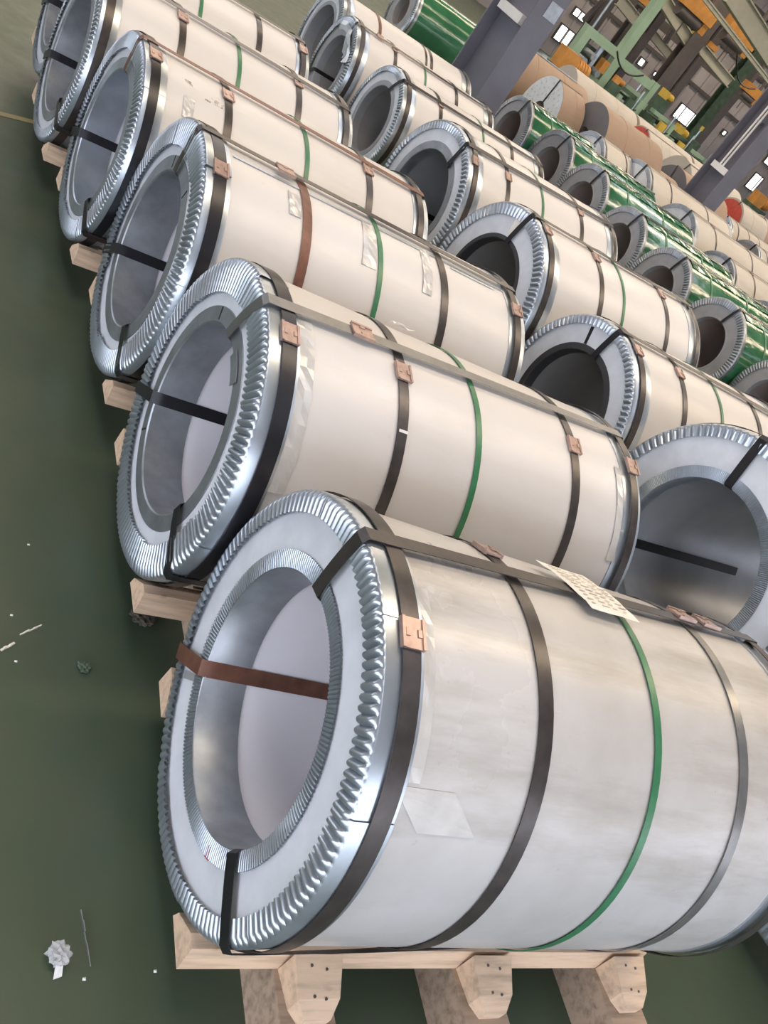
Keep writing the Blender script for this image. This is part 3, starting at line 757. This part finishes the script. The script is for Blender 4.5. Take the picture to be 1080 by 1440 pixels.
for a, b, y, w, lab_ in (((905, 45), (875, 95), 35, .16, 'thin slanting brace behind the green machine'), ((1080, 60), (1005, 170), 36, .22, 'long slanting dark brace past the broad girder'),
    ((960, 20), (935, 60), 35, .18, 'slanting dark brace by the pale girder'), ((960, 70), (925, 118), 34, .16, 'thin dark brace over the small lit pane'), ((820, 30), (850, 0), 35, .15, 'slanting brace over the first lit panes')):
    member('brace', a, b, y, w, .15, 'steel_dark', lab_, 'brace')
for z in (4.0, 6.0, 8.2):
    o = MB().box((10, -.12, -.2), (60, .12, .2)).build('beam', M['steel_dark']); o.location = (0, 38, z); tag(o, kind='structure')
pp = MB().tube((0, 0, 0), (0, 0, 2.2), .06, 10).build('down_pipe', M['galv']); q_ = at_y(820, 58, 34); pp.location = (q_.x, 34, q_.z - .3)
tag(pp, 'bright thin pipe beside the first dark post', 'pipe', kind='structure')

# crane hoists: box, drum and hook block
def hoist(px, py, y, s, mat, label):
    p = at_y(px, py, y); t = empty('crane_hoist', p); tag(t, label, 'crane hoist')
    MB().box((-s*.9, -.25*s, -.25*s), (s*.9, .25*s, .32*s)).build('housing', M[mat], t)
    MB().tube((-s*.7, 0, -.42*s), (s*.5, 0, -.42*s), .22*s, 14).build('drum', M['steel_dark'], t, True)
    MB().box((s*.55, -.2*s, -.6*s), (s*.85, .2*s, -.25*s)).build('motor', M[mat], t)
    MB().tube((-.1*s, 0, -.5*s), (-.1*s, 0, -1.3*s), .02*s + .01, 6).build('rope', M['steel_dark'], t)
    MB().box((-.6*s, -.08*s, .32*s), (-.45*s, .08*s, .32*s + 2.0)).build('hanger', M['steel_dark'], t)
    MB().box((.45*s, -.08*s, .32*s), (.6*s, .08*s, .32*s + 2.0)).build('hanger', M['steel_dark'], t)
hoist(981, 10, 28, .95, 'orange', 'orange crane hoist high between the two pale girders')
hoist(1042, 46, 28, .90, 'orange', 'orange crane hoist beneath the widest pale girder')
hoist(1001, 65, 30, .32, 'orange', 'small orange hoist on the end of the lower pale girder')
hoist(981, 48, 30, .28, 'yellow', 'small yellow hoist light by the dark post')
hoist(907, 3, 30, .38, 'orange', 'small orange hoist beside the top of the tall green post')
hoist(1057, 128, 30, .62, 'orange', 'orange crane cabin by the conduit column')

# ------------------------------------------------------------------ green process line behind the kraft coils
MY = 22.0
fr = empty('machine_portal', (15.6, MY, 0)); tag(fr, 'light green machine portal with one very tall post', 'machine frame')
def rel(lo, hi, name, mat, parent, o=(15.6, MY, 0)):
    return MB().box(tuple(a - b for a, b in zip(lo, o)), tuple(a - b for a, b in zip(hi, o))).build(name, M[mat], parent)
rel((16.05, MY - .12, 0), (16.33, MY + .12, 7.5), 'tall_post', 'mgreen', fr)
rel((14.72, MY - .12, 0), (14.98, MY + .12, 1.95), 'post', 'mgreen', fr)
rel((14.98, MY - .12, 1.72), (16.05, MY + .12, 1.95), 'top_beam', 'mgreen', fr)
rel((14.98, MY - .10, .88), (16.05, MY + .10, 1.05), 'lower_beam', 'mgreen', fr)
rel((16.33, MY - .10, 1.62), (17.9, MY + .10, 1.86), 'top_beam', 'mgreen', fr)
rel((17.75, MY - .12, 0), (17.95, MY + .12, 1.9), 'post', 'mgreen', fr)
rel((14.35, MY - .10, 0), (14.72, MY + .10, .75), 'side_cabinet', 'mgreen', fr)
rel((15.5, MY - .05, 1.05), (15.62, MY + .05, 1.72), 'guide_rod', 'galv', fr)
for k, (xa, za) in enumerate(((15.15, 1.2), (15.3, 1.42), (15.75, 1.15))):
    q = MB().tube((xa - 15.6, -.3, za), (xa - 15.6, .3, za), .09, 14).build('roller', M['galv_dull'], fr, True)
rel((15.78, MY - .2, 1.22), (15.98, MY + .05, 1.55), 'motor', 'orange', fr)
rel((15.15, MY + .2, 1.05), (15.95, MY + .5, 1.6), 'back_box', 'mdark', fr)
rng = random.Random(11)
mach = [(16.9, .9, 'dark green roller machine behind the tall green post'), (18.4, .9, 'dark green machine with yellow guard, middle of the process line'), (19.45, .9, 'dark green machine below the small lit pane'),
        (20.5, .9, 'dark green machine before the widest lit window'), (21.5, .9, 'dark green machine next to the conduit column')]
for i, (mx, mw, lab_) in enumerate(mach):
    t = empty('process_machine', (mx, MY - .4, 0)); tag(t, lab_, 'machine', 'dark green machines of the process line')
    hh = 1.15 - .05*i + .15*rng.random()
    for sx in (-1, 1):
        MB().box((sx*mw*.42 - .07, -.35, 0), (sx*mw*.42 + .07, .35, hh + .1*sx)).build('side_frame', M['mgreen' if (i + sx) % 3 else 'mdark'], t)
    MB().box((-mw*.45, -.3, 0), (mw*.45, .3, hh*.62)).build('bed', M['mdark'], t)
    for k in range(3):
        MB().tube((-mw*.42, -.2 + .2*k, hh*(.7 + .1*k)), (mw*.42, -.2 + .2*k, hh*(.7 + .1*k)), .07, 12).build('roller', M['galv_dull' if k == 1 else 'mdark'], t, True)
    MB().box((-mw*.40, -.12, hh), (mw*.38, .12, hh + .10)).build('top_beam', M['mgreen' if i % 2 else 'mdark'], t)
    MB().box((-.18 + .1*rng.random(), -.40, hh*.72), (.12, -.30, hh*.98)).build('motor', M['mdark' if i in (0, 3) else 'yellow'], t)
    MB().tube((mw*.25, -.33, hh*.5), (mw*.25, -.33, hh + .32), .025, 8).build('pipe', M['galv'], t)
    MB().tube((-mw*.3, -.35, hh*.55), (mw*.4, -.33, hh*.85), .03, 8).build('hose', M['strap_black'], t)
def motor(px, py, y, s, mat, label):
    p = at_y(px, py, y); t = empty('machine_drive', (p.x, y, 0)); tag(t, label, 'machine drive')
    z = p.z
    MB().box((-.30*s, -.2*s, z - .25*s), (.25*s, .2*s, z + .25*s)).build('gear_case', M[mat], t)
    MB().tube((.25*s, 0, z), (.75*s, 0, z), .2*s, 14).build('motor', M[mat], t, True)
    for k in range(4): MB().tube((.32*s + .1*s*k, 0, z), (.35*s + .1*s*k, 0, z), .225*s, 14).build('cooling_fin', M[mat], t)
    MB().box((-.36*s, -.25*s, 0), (.7*s, .25*s, z - .25*s)).build('stand', M['mdark'], t)
motor(797, 84, 20, .95, 'orange', 'orange gear drive at the start of the process line')
motor(935, 132, 24, .5, 'yellow', 'yellow machine drive below the small lit panes')
motor(955, 182, 24, .55, 'yellow', 'yellow machine drive below the widest lit window')
motor(868, 112, 21, .35, 'orange', 'small orange drive among the dark green rollers')
motor(1066, 280, 24, .9, 'orange', 'orange brown machine drive behind the big red end disc')
sh = MB().box((-.3, -.18, 0), (.5, .18, .62)); p = at_z(1078, 338, .72)
o = sh.build('sheet_bundle', M['teal']); o.location = (p.x + .2, p.y - .1, 0); tag(o, 'dark teal bundle of sheets at the picture edge', 'sheet bundle')

# ------------------------------------------------------------------ litter on the floor
def crumple(px, py, s, mat, label, cat, seed, flat=.5):
    rg = random.Random(seed); p = at_z(px, py, 0)
    bm = bmesh.new(); bmesh.ops.create_icosphere(bm, subdivisions=3, radius=s)
    for v in bm.verts:
        k = 1 + .35*math.sin(v.co.x*9/s + seed)*math.sin(v.co.y*7/s) + .25*(rg.random() - .5)
        v.co *= k; v.co.z *= flat
    zmin = min(v.co.z for v in bm.verts)
    for v in bm.verts: v.co.z -= zmin
    me = bpy.data.meshes.new('scrap'); bm.to_mesh(me); bm.free(); me.materials.append(M[mat])
    o = bpy.data.objects.new('scrap', me); C.objects.link(o); o.location = (p.x, p.y, 0); o.name = 'plastic_scrap'
    tag(o, label, cat); return o
sc = crumple(77, 1348, .020, 'clear', 'crumpled ball of clear plastic on the green floor', 'scrap', 3, .8)
p0 = at_z(80, 1366, 0) - sc.location
b = MB(); b.add([(p0.x - .008, p0.y - .014, .002), (p0.x + .008, p0.y - .01, .002), (p0.x + .007, p0.y + .012, .018), (p0.x - .006, p0.y + .012, .016)], [(0, 1, 2, 3)])
b.add([(p0.x - .008, p0.y - .014, .0), (p0.x + .008, p0.y - .01, .0), (p0.x + .007, p0.y + .012, .015), (p0.x - .006, p0.y + .012, .013)], [(3, 2, 1, 0)]); b.build('twisted_tail', M['white_plastic'], sc)
M['rag'] = simple('brown_rag', (.07, .06, .045), .8, 0, .4, 40)
crumple(197, 871, .030, 'rag', 'dark brown rag beside the end of the second pine skid', 'rag', 9, .35).name = 'rag'
crumple(118, 940, .016, 'mdark', 'faint grey film scrap on the floor', 'scrap', 5, .3)
def strip(a, b, w, mat, label, name='wood_splinter'):
    A = at_z(*a, 0); B = at_z(*b, 0); mid = (A + B)/2; mid.z = 0; L = (B - A).length
    ang = math.atan2(B.y - A.y, B.x - A.x)
    m_ = MB(); n = 5
    for k in range(n):
        s0, s1 = -L/2 + L*k/n, -L/2 + L*(k + 1)/n
        m_.box((s0, -w/2 + .0006*math.sin(k*2), 0), (s1, w/2 + .0006*math.sin(k*2), .004 + .002*(k % 2)))
    o = m_.build(name, M[mat]); o.location = mid; o.rotation_euler = (0, 0, ang); tag(o, label, 'splinter')
strip((28, 893), (58, 880), .0025, 'paper', 'thin pale splinter lying on the green floor')
strip((1, 915), (20, 905), .005, 'paper', 'short broader splinter near the picture edge')
strip((113, 1280), (126, 1360), .0015, 'galv_dull', 'fine wire scratch beside the plastic ball')
for i, (px, py, lab_) in enumerate(((16, 865, 'tiny white chip above the splinters'), (22, 930, 'tiny white chip below the splinters'), (118, 1377, 'tiny pale chip under the fine wire'), (218, 1366, 'tiny pale chip by the lowest skid end'), (40, 766, 'tiny white chip on the open floor'))):
    p = at_z(px, py, 0); s = .0035
    o = MB().add([(-s, -s*.6, 0), (s, -s*.8, 0), (s*1.2, s, 0), (-s*.7, s*.9, 0), (0, 0, s*.9)], [(3, 2, 1, 0), (0, 1, 4), (1, 2, 4), (2, 3, 4), (3, 0, 4)]).build('plastic_chip', M['white_plastic'])
    o.location = (p.x, p.y, 0); tag(o, lab_, 'chip')
A = at_z(0, 160, 0); B = at_z(48, 172, 0); d = (B - A).normalized(); nrm = Vector((-d.y, d.x, 0))*.02
A = A - d*3; B = B + d*.05
ln = MB(); ln.add([A - nrm + Vector((0,0,.0)), B - nrm, B + nrm, A + nrm, A - nrm + Vector((0,0,.002)), B - nrm + Vector((0,0,.002)), B + nrm + Vector((0,0,.002)), A + nrm + Vector((0,0,.002))],
   [(4, 5, 6, 7), (0, 1, 5, 4), (1, 2, 6, 5), (2, 3, 7, 6), (3, 0, 4, 7)])
tag(ln.build('trim_1', simple('faded_yellow_line', (.25, .21, .10), .5)), kind='structure')

# ------------------------------------------------------------------ smaller gear round the process line
def cabinet(px, py, y, w, h, mat, label):
    p = at_y(px, py, y); t = empty('control_cabinet', (p.x, y, 0)); tag(t, label, 'cabinet')
    z = p.z
    MB().box((-w/2, -.2, 0), (w/2, .2, z)).build('body', M[mat], t)
    d_ = MB().box((-w/2 + .03, -.215, z - h), (w/2 - .03, -.2, z - .05)).build('door', M[mat], t)
    MB().box((w/2 - .10, -.235, z - h*.6), (w/2 - .07, -.215, z - h*.4)).build('handle', M['galv'], d_)
    MB().tube((0, 0, z), (0, 0, z + .35), .03, 8).build('lamp_post', M['galv'], t)
    MB().tube((0, 0, z + .35), (0, 0, z + .50), .06, 10).build('beacon', M['yellow'], t)
cabinet(895, 128, 24, .55, .9, 'mgreen', 'light green control cabinet with yellow beacon, under the round lit pane')
cabinet(918, 152, 26, .5, .9, 'mgreen', 'green control cabinet behind the roller machines')
cabinet(975, 196, 25, .6, .8, 'mdark', 'dark control cabinet right before the narrow lit window')
cabinet(806, 72, 25, .5, .6, 'mgreen', 'green control cabinet behind the orange gear drive')
def droop(a, b, y, sag, r, label):
    A = at_y(a[0], a[1], y); B = at_y(b[0], b[1], y); mb = MB(); P = []
    for i in range(9):
        t_ = i/8; p = A.lerp(B, t_); p.z -= sag*4*t_*(1 - t_); P.append(p)
    for i in range(8): mb.tube(P[i] - A, P[i + 1] - A, r, 6)
    o = mb.build('cable', M['strap_black'], None, True); o.location = A; tag(o, label, 'cable')
droop((868, 72), (905, 106), 21.5, .25, .025, 'black cable drooping off the light green top beam')
droop((1040, 60), (1062, 125), 29, .5, .03, 'black cable hanging down to the orange crane cabin')
for i, (px, py, lab_) in enumerate(((880, 118, 'pale guard fence before the dark green roller machine'), (938, 166, 'pale guard fence below the yellow drive'))):
    p = at_y(px, py, 20.6); t = empty('guard_fence', (p.x, 20.6, 0)); tag(t, lab_, 'guard fence')
    for k in range(4): MB().box((-.75 + .5*k - .02, -.02, 0), (-.75 + .5*k + .02, .02, 1.0)).build('post', M['mgreen'], t)
    for z in (.5, .95): MB().box((-.78, -.018, z), (.78, .018, z + .05)).build('rail', M['mgreen'], t)
